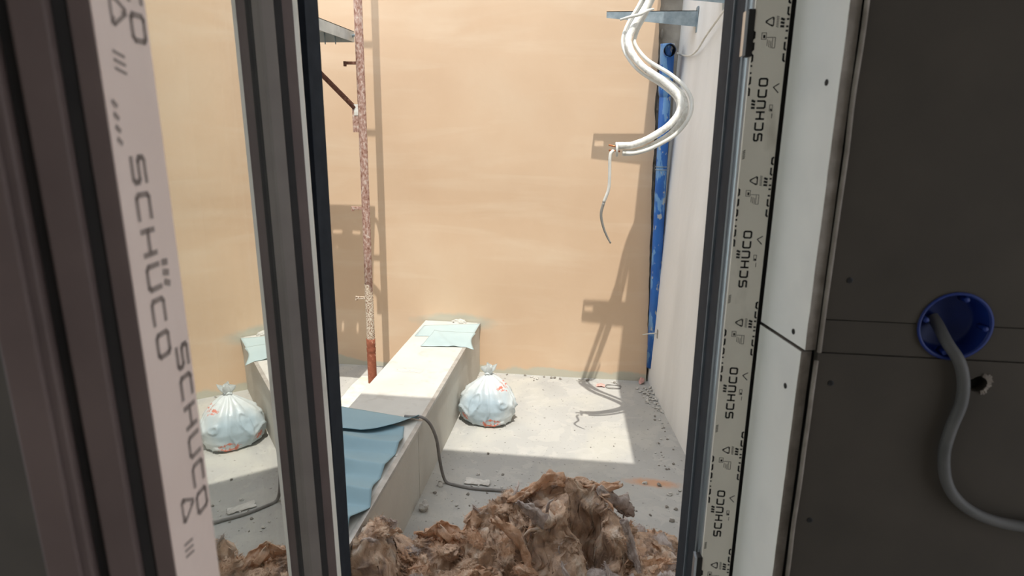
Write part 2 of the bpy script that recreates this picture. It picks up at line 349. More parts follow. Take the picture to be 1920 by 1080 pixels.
# splayed reveal boards (upper and lower) with their cut edges
RD = Vector((.206, -1, 0)).normalized(); RN = Vector((-RD.y, RD.x, 0))   # RN points right, into the wall
def reveal_board(z0, z1, a, length, th=.0125, rag=.0012, seed=0):
    """white face on the window side, cut gypsum edge towards the room"""
    a = Vector(a); bm = bmesh.new(); nz = max(4, int((z1-z0)/.015)); R1 = []; 
    for i in range(nz+1):
        z = z0+(z1-z0)*i/nz; e = ragged(z, rag, seed)
        p = [a, a+RD*(length+e), a+RD*(length+e*.4)+RN*th*1.0, a+RN*th]
        R1.append([bm.verts.new((q.x, q.y, z)) for q in p])
    for A, B in zip(R1, R1[1:]):
        for k in range(4):
            f = bm.faces.new((A[k], A[(k+1) % 4], B[(k+1) % 4], B[k])); f.material_index = 0 if k == 0 else 1
    bm.faces.new(R1[0][::-1]).material_index = 1; bm.faces.new(R1[-1]).material_index = 1
    o = obj('reveal_board', bm, [M_reveal, M_core]); return child(o, lining)
reveal_board(1.2615, 2.4, (.2195, .818, 0), .108, .0125, .0012, 0)
reveal_board(.05, 1.2575, (.2190, .818, 0), .102, .0125, .0008, 5)
reveal_board(.05, 2.4, (-.47, .818, 0), .0, .0125, 0, 9) if False else None
# torn paper and joint compound in the corner between reveal and wall boards
for z0, z1, x in ((1.2600, 2.4, .2562), (.05, 1.2555, .2545)):
    bm = bmesh.new(); P = []
    for i in range(int((z1-z0)/.02)+1):
        z = z0+.02*i; P.append(Vector((x+.0010*N3((1, 2, z), 14), BF-.0012+.0012*N3((4, 1, z), 20), z)))
    tube(P, lambda s: .0024, 6, bm)
    child(obj('joint_paper', bm, M_core, None, True), lining)
child(obj('gap_shade_strip', boxbm(.246, .30, .7262, .744, .05, 2.4), M_rubber), lining)  # dark strip added behind the board gap, standing in for its shade
# screws
def screw(p, nrm):
    bm = lathe([(0.0001, .0006), (.0026, .0006), (.0034, .0002), (.0034, -.001)], 14)
    for a in (0, math.pi/2):
        c, s = math.cos(a), math.sin(a)
        v = [bm.verts.new((c*x-s*y, s*x+c*y, .0008)) for x, y in ((-.0016, -.0004), (.0016, -.0004), (.0016, .0004), (-.0016, .0004))]
        bm.faces.new(v)
    o = obj('screw', bm, M_screw); o.rotation_euler = Vector(nrm).to_track_quat('Z', 'Y').to_euler(); o.location = p
    child(o, lining)
for x, z in ((.278, 1.343), (.2735, 1.224), (.272, 1.049), (.30, 1.75), (.30, .70)): screw((x, BF-.0002, z), (0, -1, 0))
for s, z, a in ((.084, 1.548, .2195), (.080, 1.274, .2195), (.078, 1.206, .2190), (.08, .85, .2190)):
    p = Vector((a, .818, z))+RD*s-RN*.0002; screw(p, -RN)

# blue flush junction box
jb = empty('junction_box', JC, label='round blue plastic junction box sunk in the bare plasterboard', category='junction box')
prof = [(.0001, .031), (.030, .031), (.0335, .028), (.0350, .004), (.0352, 0), (.0378, -.0004), (.0380, -.0014), (.0350, -.0016), (.0340, .001), (.0325, .025), (.029, .0285), (.0001, .0285)]
bm = lathe([(r, z) for r, z in prof], 40)
b = obj('cup', bm, M_jbox, jb, True); b.rotation_euler = (-math.pi/2, 0, 0)
for a in (1.35, 2.95, -1.75, -.05):
    bm = lathe([(.0001, -.002), (.0026, -.002), (.0030, -.001), (.0030, .012), (.0001, .012)], 12)
    s = obj('screw_boss', bm, M_jbox, jb, True); s.rotation_euler = (-math.pi/2, 0, 0); s.location = (.0305*math.cos(a), 0, .0305*math.sin(a))
P = [(.380, .738, 1.300), (.383, .730, 1.293), (.388, .714, 1.277), (.398, .7045, 1.260), (.4055, .7035, 1.238), (.4075, .7035, 1.212), (.402, .7035, 1.180), (.4005, .7035, 1.150), (.408, .703, 1.118), (.425, .703, 1.094), (.451, .7025, 1.078), (.485, .702, 1.070), (.54, .70, 1.068), (.62, .70, 1.05)]
pts = catmull(P, 26)
cable = obj('conduit', tube(pts, lambda s: .0062, 12), M_conduit, None, True, label='thick grey cable curling out of the blue junction box', category='cable')

# ------------------------------------------------------------------ fixed window frame
win = empty('window_1', (0, .9, OZ0), kind='structure', label='fixed anthracite window frame lined with printed protective film')
def wchild(o): o.parent = win; o.matrix_parent_inverse = Matrix.Translation(-Vector(win.location)); return o
ZA, ZB = OZ0, OZ1
wchild(obj('outer_shell', prism([(.1665, .972), (.1665, .912), (.1672, .905), (.1665, .897), (.255, .897), (.255, .972)], ZA, ZB), M_anth, None, False, .0008))
wchild(obj('shell_lip', prism([(.1655, .9005), (.1655, .8945), (.18, .8945), (.18, .9005)], ZA, ZB), M_anthlite, None, False, .0008))
wchild(obj('rebate', prism([(.1682, .894), (.1682, .842), (.25, .842), (.25, .894)], ZA, ZB), M_anth, None, False, .0006))
wchild(obj('glazing_channel', prism([(.1684, .8415), (.1700, .8395), (.1722, .8400), (.1735, .8375), (.1752, .8360), (.1765, .8300), (.25, .8300), (.25, .8415)], ZA, ZB), M_alu, None, False))
wchild(obj('channel_edge', prism([(.1742, .8285), (.1742, .8250), (.1768, .8240), (.1785, .83)], ZA, ZB), M_alu, None, False))
film = wchild(obj('protective_film', prism([(.1752, .8215), (.1758, .8200), (.2148, .8200), (.2156, .8235), (.2156, .829), (.1752, .829)], ZA, ZB), M_film))
wchild(obj('gasket', prism([(.2150, .8265), (.2215, .8265), (.2215, .84), (.2150, .84)], ZA, ZB), M_rubber))
for zc, h in ((1.608, .052), (.885, .045)):
    k = wchild(obj('strike_plate', boxbm(.1685, .1765, .8185, .831, zc-h/2, zc+h/2), M_rubber, None, False, .0012))
    p = obj('plate_lip', prism([(.1655, .8195), (.1690, .8190), (.1690, .834), (.1655, .834)], zc-h/2+.001, zc+h/2-.002), M_alu); p.parent = k; 
    k2 = k
# left, top and bottom members of the fixed frame
wchild(obj('outer_shell', prism([(-.414, .972), (-.414, .925), (-.48, .925), (-.48, .972)], ZA, ZB), M_anth, None, False, .0008))
wchild(obj('rebate', prism([(-.426, .922), (-.426, .905), (-.48, .905), (-.48, .922)], ZA, ZB), M_taupe2, None, False, .0008))
wchild(obj('head', boxbm(-.48, .255, .83, .972, OZ1-.06, OZ1), M_anth)); wchild(obj('sill', boxbm(-.48, .255, .83, .972, OZ0, OZ0+.05), M_anth))

# ---- printed lettering as flat strokes
GLY = {'S': [[(1, 1), (.14, 1), (0, .88), (0, .62), (.14, .5), (.86, .5), (1, .38), (1, .12), (.86, 0), (0, 0)]],
       'C': [[(1, 1), (.14, 1), (0, .86), (0, .14), (.14, 0), (1, 0)]],
       'H': [[(0, 0), (0, 1)], [(1, 0), (1, 1)], [(0, .5), (1, .5)]],
       'U': [[(0, 1), (0, .14), (.14, 0), (.86, 0), (1, .14), (1, 1)]],
       'O': [[(.14, 0), (.86, 0), (1, .14), (1, .86), (.86, 1), (.14, 1), (0, .86), (0, .14), (.14, 0)]]}
def stroke(acc, pts, th):
    n = len(pts)
    for i in range(n-1):
        a, b = Vector(pts[i]), Vector(pts[i+1]); d = (b-a)
        if d.length < 1e-6: continue
        d.normalize(); q = Vector((-d.y, d.x))*th/2; e = d*th*.32
        acc.append([a-e-q, b+e-q, b+e+q, a-e+q])
def word(s0, t0, L, h, th):
    """SCHUCO with the three marks over the U, from (s0,t0), length L, letter height h"""
    acc = []; gap = .24*h; wl = (L-5*gap)/6
    for i, ch in enumerate('SCHUCO'):
        ox = s0+i*(wl+gap)
        for pl in GLY[ch]: stroke(acc, [(ox+th/2+x*(wl-th), t0+th/2+y*(h-th)) for x, y in pl], th)
        if ch == 'U':
            for k in range(3):
                cx = ox+wl*(.16+.34*k); stroke(acc, [(cx-.03*h+(k-1)*.02*h, t0+h*1.22), (cx+.03*h+(k-1)*.06*h, t0+h*1.48)], th*1.25)
    return acc
def clip_poly(poly, lo, hi):
    for sgn, lim in ((1, lo), (-1, hi)):
        out = []
        for i in range(len(poly)):
            a, b = poly[i], poly[(i+1) % len(poly)]; da, db = sgn*(a.y-lim), sgn*(b.y-lim)
            if da >= 0: out.append(a)
            if da*db < 0: out.append(a+(b-a)*(da/(da-db)))
        poly = out
        if len(poly) < 3: return []
    return poly
def tri_logo(s, t, r, th):
    acc = []; P = [Vector((s+r*math.cos(a), t+r*math.sin(a))) for a in (math.pi/2, math.pi/2+2.094, math.pi/2+4.189)]
    for i in range(3):
        a, b = P[i], P[(i+1) % 3]; d = b-a
        stroke(acc, [a+d*.14, a+d*.86], th)
        stroke(acc, [a+d*.86, a+d*.86+Vector((-d.y, d.x))*.10-d*.12], th*.9); stroke(acc, [a+d*.14, P[i]+d*.02+(P[i-1]-a)*.10], th)
    return acc
def print_obj(name, polys, mp, lo, hi, m, parent, pinv=None):
    bm = bmesh.new()
    for pl in polys:
        pl = clip_poly(pl, lo, hi)
        if len(pl) >= 3: bm.faces.new([bm.verts.new(mp(p.x, p.y)) for p in pl])
    o = obj(name, bm, m, parent, recalc=False)
    if pinv is not None: o.matrix_parent_inverse = pinv
    return o
# right jamb film: s runs up (z), t runs from the right edge to the left edge
XR = .2146; mpR = lambda s, t: (XR-t, .81975, s)
winv = Matrix.Translation(Vector((0, 0, 0)))
for k in range(-6, 6):
    zc = 1.341+.181*k
    if not .2 < zc < 2.2: continue
    blk, gry = [], []
    blk += word(zc-.0365, .0165, .073, .0108, .0021)
    blk += word(zc-.0365-.0905, -.0072, .073, .0108, .0021)                 # row running off the right edge
    blk += word(zc-.0365+.052, .0360, .073, .0108, .0021)                   # row running off the left edge
    stroke(blk, [(zc+.030, .0040), (zc+.026, .0100), (zc+.020, .0042)], .0011)    # small angle mark
    tl = zc-.0900+.007
    blk += tri_logo(tl, .0205, .0064, .0012)
    for i in range(7): stroke(gry, [(tl-.0058+i*.0018, .0118), (tl-.0050+i*.0018, .0140)], .0009)
    g = [(tl-.0120, .0290), (tl-.0190, .0290), (tl-.0190, .0240), (tl-.0120, .0240), (tl-.0120, .0290)]
    stroke(gry, g, .0007); stroke(blk, [(tl-.0170, .0262), (tl-.0150, .0262)], .0022)
    for q in range(3): stroke(gry, [(tl-.0195-.0008*q, .0222-.002*q), (tl-.0260-.0012*q, .0222-.002*q)], .0007)
    stroke(gry, [(tl-.0170, .0232), (tl-.0170, .0135), (tl-.0285, .0135), (tl-.0285, .0165), (tl-.018, .0165)], .0007)
    stroke(gry, [(zc+.006, .0120), (zc+.006, .0088), (zc-.001, .0088), (zc-.001, .0120), (zc+.006, .0120)], .0007); stroke(blk, [(zc+.001, .0105), (zc-.0005, .0095)], .0018)
    stroke(gry, [(zc-.004, .0085), (zc-.009, .0085)], .0008)
    for i in range(5): stroke(gry, [(zc-.047-.0022*i, .0350), (zc-.0485-.0022*i, .0372)], .0012)
    print_obj('lettering', blk, mpR, .0004, .0384, M_ink, film, winv); print_obj('symbols', gry, mpR, .0004, .0384, M_inkgrey, film, winv)

# ------------------------------------------------------------------ open sash on the left (hinged, swung into the room)
SA, ST, SP = math.radians(18.86), math.radians(.65), .13
sn = Vector((math.cos(SA)*math.cos(ST), math.sin(SA)*math.cos(ST), math.sin(ST)))
su = Vector((-math.sin(SA), math.cos(SA), 0)); sv = sn.cross(su)
SO = EYE - sn*SP - sv*1.40
sash = empty('window_sash', label='open glazed sash at the left edge reflecting the courtyard', category='window sash')
sash.matrix_world = Matrix.Translation(SO) @ Matrix((su, -sn, sv)).transposed().to_4x4()
SZ = 2.22
def sprism(name, uw, m, parent=None, z0=0, z1=SZ, bev=0): return obj(name, prism([(a, -b) for a, b in uw], z0, z1), m, parent or sash, False, bev)
sprism('glass_pane', [(.36, 0), (.895, 0), (.895, -.006), (.36, -.006)], M_glass, z0=.05, z1=SZ-.05)
# free stile: film covered face towards the glass, stepped edge towards the viewer
near = sprism('free_stile', [(.4055, -.001), (.400, .0118), (.3525, .0030), (.3525, -.0075), (.3560, -.0075), (.3560, -.0145), (.3500, -.0150), (.3480, -.0300), (.3560, -.0310), (.3560, -.0370), (.3480, -.0375), (.3440, -.0578), (.40, -.0578), (.4055, -.02)], M_taupe2, bev=.0012)
A = Vector((.400, .0121)); B = Vector((.3522, .0033)); D = (B-A)
fs = sprism('protective_film', [(A.x, A.y), (B.x, B.y), (B.x+.0008, B.y-.0010), (A.x+.0008, A.y-.0006)], M_film2)
sprism('edge_gasket', [(.3558, -.0076), (.3540, -.0080), (.3540, -.0142), (.3558, -.0144)], M_rubber)
sprism('groove_gasket', [(.3558, -.0310), (.3530, -.0318), (.3530, -.0366), (.3558, -.0370)], M_rubber)
sprism('inner_bead', [(.3442, -.0402), (.3415, -.0410), (.3400, -.0560), (.3442, -.0572)], M_taupe2, bev=.001)
# hinge stile seen beyond the glass
sprism('glazing_bead', [(.884, -.001), (.890, .0128), (.900, .0128), (.900, -.006)], M_taupe, bev=.0008)
sprism('glazing_gasket', [(.8935, .0128), (.8965, .0215), (.906, .0215), (.906, .010)], M_rubber)
sprism('hinge_stile', [(.9000, .0213), (.9040, .0338), (.9150, .0338), (.9300, .0100), (.9300, -.06), (.900, -.06), (.900, .010)], M_taupe2, bev=.0006)
sprism('stile_edge_strip', [(.9055, .0338), (.9080, .0390), (.9120, .0392), (.9150, .0338)], M_film)
sprism('top_rail', [(.36, .02), (.93, .02), (.93, -.06), (.36, -.06)], M_taupe2, z0=SZ-.06, z1=SZ); sprism('bottom_rail', [(.36, .02), (.93, .02), (.93, -.06), (.36, -.06)], M_taupe2, z0=0, z1=.06)
# print on the sash film; s runs DOWN, letter tops towards the glass
Dl = D.length; dn = Vector((D.y, -D.x)).normalized(); dn = dn if dn.y > 0 else -dn
def mpL(s, t):                                # t from the outer edge B (0) to the glass side A (Dl)
    q = B+(A-B)*(t/Dl)+dn*.00025; return (q.x, -q.y, s_top-s)
s_top = 1.40+.085
bk = []
LL, LH, LT = .112, .0150, .0030
for k in range(-3, 4):
    bk += word(.100+k*.278, .0125, LL, LH, LT)
    bk += word(-.068+k*.278, .0310, LL, LH, LT)
    c = .030+k*.278
    bk += tri_logo(c, .0200, .0095, .0022)
    for q in range(3): stroke(bk, [(c+.020+q*.004, .0120), (c+.022+q*.004, .021)], .0016)
    for q in range(4): stroke(bk, [(.074+k*.278+q*.006, .0055), (.076+k*.278+q*.006, .0080)], .0026)
print_obj('lettering', bk, mpL, .0006, Dl-.0006, M_inkbrown, fs)
# window handle side: nothing shows in the picture

# ------------------------------------------------------------------ boxed duct
duct = empty('boxed_duct', (-.83, 2.4, 0), label='long low white board-clad boxing running out from the orange wall', category='boxing')
def dchild(o): o.parent = duct; o.matrix_parent_inverse = Matrix.Translation(-Vector(duct.location)); return o
BX0, BX1, BT = -1.0, -.662, .324
dchild(obj('top_board', boxbm(BX0-.003, BX1+.005, 2.055, YB-.004, BT-.0125, BT), M_boxing, None, False, .001))
dchild(obj('top_board', boxbm(BX0-.003, BX1+.005, 1.05, 2.052, BT-.0125, BT-.0006), M_boxing, None, False, .001))
dchild(obj('side_board', boxbm(BX1-.0125, BX1, 2.30, YB-.004, 0, BT-.0127), M_boxside)); dchild(obj('side_board', boxbm(BX1-.0125, BX1-.0005, 1.05, 2.298, 0, BT-.0127), M_boxside))
dchild(obj('side_board', boxbm(BX0, BX0+.0125, 1.05, YB-.004, 0, BT-.0127), M_boxside))
dchild(obj('end_board', boxbm(BX0+.0127, BX1-.0127, 1.05, 1.0625, 0, BT-.0127), M_boxside))
bead = prism([(BX1+.0052, BT-.014), (BX1+.0064, BT-.014), (BX1+.0064, BT+.0012), (BX1-.012, BT+.0012), (BX1-.012, BT+.0003), (BX1+.0052, BT+.0003)], 0, 1)
for v in bead.verts: v.co = Vector((v.co.x, 1.05+(YB-.006-1.05)*v.co.z, v.co.y))
dchild(obj('corner_bead', bead, M_bead))
# rough mortar on top against the wall
bm = bmesh.new(); bmesh.ops.create_icosphere(bm, subdivisions=3, radius=1)
for v in bm.verts:
    c = v.co; k = 1+.35*N3(c, 3)
    v.co = Vector((c.x*.045*k-.785, c.y*.02*k+YB-.02, BT+max(0, c.z)*.022*k))
dchild(obj('mortar_blob', bm, M_boxing))
# lumps of skim on the top
bm = grid(24, 12, lambda s, t: (-.93+.13*s, 2.86+.06*t+.01*N3((s, t, 0), 5), BT+.0008+.006*max(0, math.sin(math.pi*s)*math.sin(math.pi*t)*(.5+N3((s*2, t*2, 1), 3)))))
dchild(obj('skim_patch', bm, M_boxing, None, True))

# ------------------------------------------------------------------ blue foil sheets
def near_sheet(s, t):
    y = 1.08+1.20*t
    xr = -.682+.010*N3((0, y, 3), 6)-.03*max(0, (t-.9)/.1)
    xr += .024*max(0, 1-abs(y-1.72)/.10)+.020*max(0, 1-abs(y-1.50)/.10)
    x = -1.02+(xr+1.02)*s
    saw = (((y-2.24)/.165+.16*math.sin(2.4*s)+.05*N3((x, y, 7), 5)) % 1.0)
    prof = min(1, saw/.30)**1.5*(1-saw)**1.1*1.6
    z = BT+.003+0.048*prof*min(1, max(0, (2.22-y)/.06))*(.75+.25*math.sin(s*3+y*4))+.0015*N3((x, y, 0), 12)
    return (x, y+.012*math.sin(s*3.1), max(z, BT+.0025))
o = obj('blue_sheet', grid(30, 260, near_sheet), M_blue, None, True, recalc=False, label='wavy blue foil sheet lying over the near half of the white boxing', category='foil sheet'); solid(o, .0012, 1)
def flap(s, t):
    # folded-over flap lying on the sheet, its right corner lifted by the cord
    a = Vector((-1.04, 2.425)); b = Vector((-.672, 2.352)); c = Vector((-1.0, 2.20)); d = Vector((-.86, 2.19))
    top = a.lerp(b, s)
    bot = c.lerp(d, min(1, s/.42)) if s < .42 else d.lerp(b, (s-.42)/.58)+Vector((0, -.028*math.sin(math.pi*(s-.42)/.58)))
    p = top.lerp(bot, t)
    curl = .020*t*t+.006*math.sin(math.pi*t)*math.sin(2.4*s)
    return (p.x, p.y, BT+.0045+curl+.0015*N3((p.x, p.y, 2), 14)+.012*t*(1-t)*(.4+.6*s))
o = obj('blue_sheet_flap', grid(40, 20, flap), M_blue, None, True, recalc=False, label='folded blue foil flap under the grey cord on the white boxing', category='foil sheet'); solid(o, .0012, 1)
def far_sheet(s, t):
    y0 = 3.245-.005*s; y1 = 3.44+.16*s
    # polygon: left (-.985,3.40) .. back edge .. right tip overhanging
    L = [(-.90, 3.225), (-.905, 3.44)]; 
    x0 = -.905+.01*t; x1 = -.648-.02*math.sin(math.pi*t)+.035*(1-t)
    x = x0+(x1-x0)*s; y = (3.232+.03*s)+(.245+.03*(1-s))*t
    z = BT+.004+.003*N3((x, y, 1), 12)+.006*math.exp(-((s-.62+.6*t)/.08)**2)
    if x > BX1: z -= .35*(x-BX1)
    return (x, y, z)
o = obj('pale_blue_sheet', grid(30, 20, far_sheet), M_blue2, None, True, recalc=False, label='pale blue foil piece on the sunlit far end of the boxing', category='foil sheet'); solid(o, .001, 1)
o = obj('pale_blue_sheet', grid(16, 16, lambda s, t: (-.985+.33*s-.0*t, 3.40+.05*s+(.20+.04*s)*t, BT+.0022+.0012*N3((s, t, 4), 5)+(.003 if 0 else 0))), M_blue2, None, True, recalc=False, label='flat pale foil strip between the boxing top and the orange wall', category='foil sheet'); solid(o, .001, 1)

# ------------------------------------------------------------------ cord from the boxing to the wool
P = [(-.735, 2.36, .3335), (-.70, 2.357, .3345), (-.660, 2.352, .338), (-.628, 2.36, .305), (-.606, 2.375, .23), (-.598, 2.39, .13), (-.592, 2.42, .04), (-.575, 2.42, .006), (-.53, 2.405, .005), (-.45, 2.39, .005), (-.36, 2.39, .007), (-.26, 2.385, .007), (-.16, 2.36, .007)]
obj('power_cord', tube(catmull(P, 12), .0068, 8), M_cord, None, True, label='thin grey cord dropping from the boxing to the floor', category='cord')

obj('black_cable', tube(catmull([(.21, 2.135, .0065), (.28, 2.11, .0065), (.34, 2.08, .0065), (.43, 2.03, .0065), (.52, 1.98, .0065)], 6), .006, 8), M_rubber, None, True, label='short black cable end on the floor right of the wool heap', category='cable')

# ------------------------------------------------------------------ rubbish bag
bag = empty('rubbish_bag', (-.503, 3.075, 0), label='knotted white plastic rubbish bag with red print on the sunlit floor', category='bag')
def bagpt(s, t):
    a = 2*math.pi*s; ph = t                       # t 0 bottom centre .. 1 knot
    prof = [(0, 0), (.085, .0), (.122, .012), (.140, .055), (.143, .10), (.127, .14), (.102, .178), (.068, .212), (.036, .238), (.012, .256)]
    k = ph*(len(prof)-1); i = min(int(k), len(prof)-2); f = k-i
    r = prof[i][0]*(1-f)+prof[i+1][0]*f; z = prof[i][1]*(1-f)+prof[i+1][1]*f
    up = max(0, (ph-.45)/.55)
    r *= 1+.15*up*math.sin(a*11+2*N3((math.cos(a), math.sin(a), ph), 1.5))*math.sin(math.pi*min(1, up*1.05))
    d = Vector((math.cos(a), math.sin(a), z*6))
    crease = 1-abs(N3(d+Vector((3, 1, 0)), 1.9))*2
    r *= 1+.07*N3(d, 1.3)+.10*max(0, crease)**8*(1 if ph > .12 else .2)-.02*abs(N3(d, 6))
    r *= 1+.05*math.cos(a*2+.6)
    return (r*math.cos(a)*1.0, r*math.sin(a)*.97, max(.001, z+.012*N3(d, 1.1)*(1 if ph > .2 else 0)))
bm = grid(140, 60, bagpt); bmesh.ops.remove_doubles(bm, verts=bm.verts, dist=.0004)
body = obj('bag_body', bm, M_bag, bag, True)
def knotpt(s, t):
    a = 2*math.pi*s
    r = .011+.014*t+.006*math.sin(3*t); r *= 1+.40*t*math.sin(a*4+1)+.25*t*math.sin(a*7+4)
    return (r*math.cos(a)*1.15+.010*t, r*math.sin(a)*.75, .252+.048*t+.011*t*math.sin(a*3+1))
obj('bag_neck', grid(60, 10, knotpt), M_bag, bag, True)
bm = bmesh.new(); tube([(.0135*math.cos(a), .0135*math.sin(a), .2550+.004*math.sin(3*a)) for a in [2*math.pi*k/20 for k in range(21)]], .006, 8, bm)
obj('knot', bm, M_bag, bag, True)

# ------------------------------------------------------------------ scaffold pole, brace and deck
pole = empty('scaffold_pole', (-1.192, 3.26, 0), label='rusty scaffold pole with a diagonal brace in front of the orange wall', category='scaffold')
PR = .0212
obj('tube', tube([(-.004, 0, .34), (0, 0, .9), (.004, 0, 1.5), (.010, 0, 2.6), (.016, 0, 3.7)], PR, 20), M_rust, pole, True)
bm = lathe([(PR+.0006, .345), (PR+.0012, .36), (PR+.0010, .60), (PR+.0004, .66)], 24); obj('plaster_splashes', bm, M_splash, pole, True).location = (-.003, 0, 0)
bm = lathe([(PR+.0035, .0), (PR+.0035, .255), (PR+.0015, .262), (PR+.0040, .272), (PR+.0042, .292), (PR+.001, .298), (PR+.0032, .306), (PR+.0034, .345), (PR-.002, .348)], 24); obj('base_sleeve', bm, M_redoxide, pole, True).location = (-.004, 0, 0)
obj('base_plate', boxbm(-.07, .07, -.07, .07, 0, .008), M_redoxide, pole)
for z, l, m in ((3.03, .062, M_rust), (2.545, .062, M_rust), (1.799, .062, M_rustdark), (1.071, .058, M_rust), (.579, .062, M_splash)):
    p = obj('peg', boxbm(-.016-l, -.010, -.006, .006, z-.007, z+.007), m, pole, False, .001)
    obj('peg_tip', boxbm(-.018-l, -.006-l, -.007, .007, z-.016, z+.008), m, p, False, .001)
bz = 1.560
br = obj('brace', tube([(-.030, -.004, bz+.02), (-.25, -.004, bz+.235), (-.352, -.004, bz+.335)], .0125, 12), M_rustdark, pole, True)
obj('brace_plate', boxbm(-.045, -.008, -.010, .002, 1.462, 1.585), M_rust, pole, False, .001)
obj('wedge', prism([(-.034, -.012), (-.006, -.012), (-.006, -.004), (-.034, -.004)], 1.545, 1.60), M_insul, pole)
# deck: folded steel plank with flanges and slots
deck = empty('scaffold_deck', (-1.237, 3.33, 1.905), label='grey folded steel scaffold plank beside the top of the rusty pole', category='scaffold plank')
DW, DD, DH = 1.25, .62, .052
bm = bmesh.new(); box(bm, -DW, 0, -DD, 0, DH-.003, DH)
pl = obj('plate', bm, M_deck, deck)
cs = []
def cut_rect(x0, x1, y0, y1): 
    c = obj('c', boxbm(x0, x1, y0, y1, DH-.02, DH+.02), None); c.location = deck.location; cs.append(c)
def sh2deck(px_x, px_z):                      # wall shadow point -> deck plane
    t = (1.955-px_z); return (px_x+.07*t+1.237, YB-.42*t-3.33)
for x, z, wv, hv in ((-1.545, .862, .058, .010), (-1.425, .858, .050, .010), (-1.555, .745, .012, .022), (-1.545, .255, .013, .026), (-1.448, .250, .013, .026), (-1.66, .86, .05, .010), (-1.78, .86, .05, .01), (-1.8, .75, .012, .02), (-1.7, .25, .012, .026)):
    cx, cy = sh2deck(x, z)
    cut_rect(cx-wv/2, cx+wv/2, cy-hv/2, cy+hv/2)
bpy.context.view_layer.update(); cut(pl, cs)
for c in cs: bpy.data.objects.remove(c)
obj('end_flange', boxbm(-.003, .0, -DD, 0, 0, DH), M_deck, deck); obj('end_flange', boxbm(-DW, -DW+.003, -DD, 0, 0, DH), M_deck, deck)
obj('side_flange', boxbm(-DW+.003, -.003, -.003, 0, 0, DH-.003), M_deck, deck); obj('side_flange', boxbm(-DW+.003, -.003, -DD, -DD+.003, 0, DH-.003), M_deck, deck)
for x in (-.10, -.155): obj('bolt', tube([(x, -.004, .045), (x+.012, -.03, -.012)], .003, 6), M_galv, deck)
obj('hook', tube(catmull([(-.012, -.02, .02), (.012, -.03, .03), (.03, -.05, .02), (.042, -.062, 0)], 6), .007, 8), M_galv, deck, True)
# plaster covered timber beam left of the boxing
def beampt(s, t):
    a = 2*math.pi*s
    c = [(-.05, .085), (.05, .085), (.05, 0), (-.05, 0)]
    k = s*4; i = int(k) % 4; f = k-int(k); p = Vector(c[i]).lerp(Vector(c[(i+1) % 4]), f)
    y = -.42+.84*t; nn = N3((p.x*8, y*3, p.y*8), 1.6)
    y2 = y+(.03*N3((p.x, p.y, 1), 22) if t > .99 else 0)
    return (p.x*(1+.18*nn)+.0*y, y2, max(.001, p.y*(1+.10*nn)))
bm = grid(48, 60, beampt); bmesh.ops.remove_doubles(bm, verts=bm.verts, dist=.0005); bmesh.ops.holes_fill(bm, edges=bm.edges, sides=0)
bm.normal_update()
for f in bm.faces: f.material_index = 0 if f.calc_center_median().z > .075 else 1
o = obj('plastered_beam', bm, [M_slab, M_slabside], label='short plaster-caked beam on the floor left of the boxing', category='beam'); o.location = (-1.245, 2.93, 0)

# ------------------------------------------------------------------ drain pipe in the corner
dp = empty('drain_pipe', (.39, 3.70, .12), label='paint-scraped blue plastic drain pipe standing in the corner', category='pipe')
def pchild(o): o.parent = dp; o.matrix_parent_inverse = Matrix.Translation(-Vector(dp.location)); return o
p0, p1 = Vector((.392, 3.712, .10)), Vector((.357, 3.655, 1.80))
ax = lambda z: p0.lerp(p1, (z-.10)/1.70)
pchild(obj('tube', tube([ax(.10), ax(.6), ax(1.1), ax(1.45), ax(1.72)], .0305, 24), M_pipe, None, True))
pchild(obj('socket', tube([ax(1.66), ax(1.69), ax(1.70), ax(1.92), ax(1.93)], lambda s: .0305+.0065*min(1, s*3.2), 24), M_pipe, None, True))
c = ax(1.885); dirb = Vector((.12, -.95, .12)).normalized()
bm = bmesh.new(); tube([c-dirb*.0, c+dirb*.055], .031, 24, bm, caps=False); pchild(obj('branch', bm, M_pipe, None, True)) 
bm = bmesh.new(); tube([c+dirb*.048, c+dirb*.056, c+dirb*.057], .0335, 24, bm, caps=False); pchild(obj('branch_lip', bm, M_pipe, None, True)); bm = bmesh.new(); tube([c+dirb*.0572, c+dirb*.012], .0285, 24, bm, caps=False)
tube([c+dirb*.03, c+dirb*.032], .0270, 24, bm); pchild(obj('bore_shade', bm, M_dark))  # inside of the blue branch painted dark for the shade in its mouth
bm = bmesh.new()
for dz in (-.008, .008): tube([ax(1.285+dz)+Vector((.0325*math.cos(a), .0325*math.sin(a), 0)) for a in [2*math.pi*k/24 for k in range(25)]], .0028, 6, bm)
pchild(obj('clamp', bm, M_galv, None, True))
# loose mortar in the ragged gap between the pipe and the orange render
for i in range(26):
    z = .15+1.9*i/26+.03*random.random()
    bm = bmesh.new(); bmesh.ops.create_icosphere(bm, subdivisions=1, radius=1)
    for v in bm.verts: v.co = v.co*(1+.4*N3(v.co+Vector((i, 0, 0)), 2))
    q = obj('mortar_lump', bm, M_grey_render); q.scale = (.006+.008*random.random(), .01, .02+.03*random.random()); q.location = (.333-.005*(z-1), YB+.02, z); q.parent = bpy.data.objects['wall_corner']

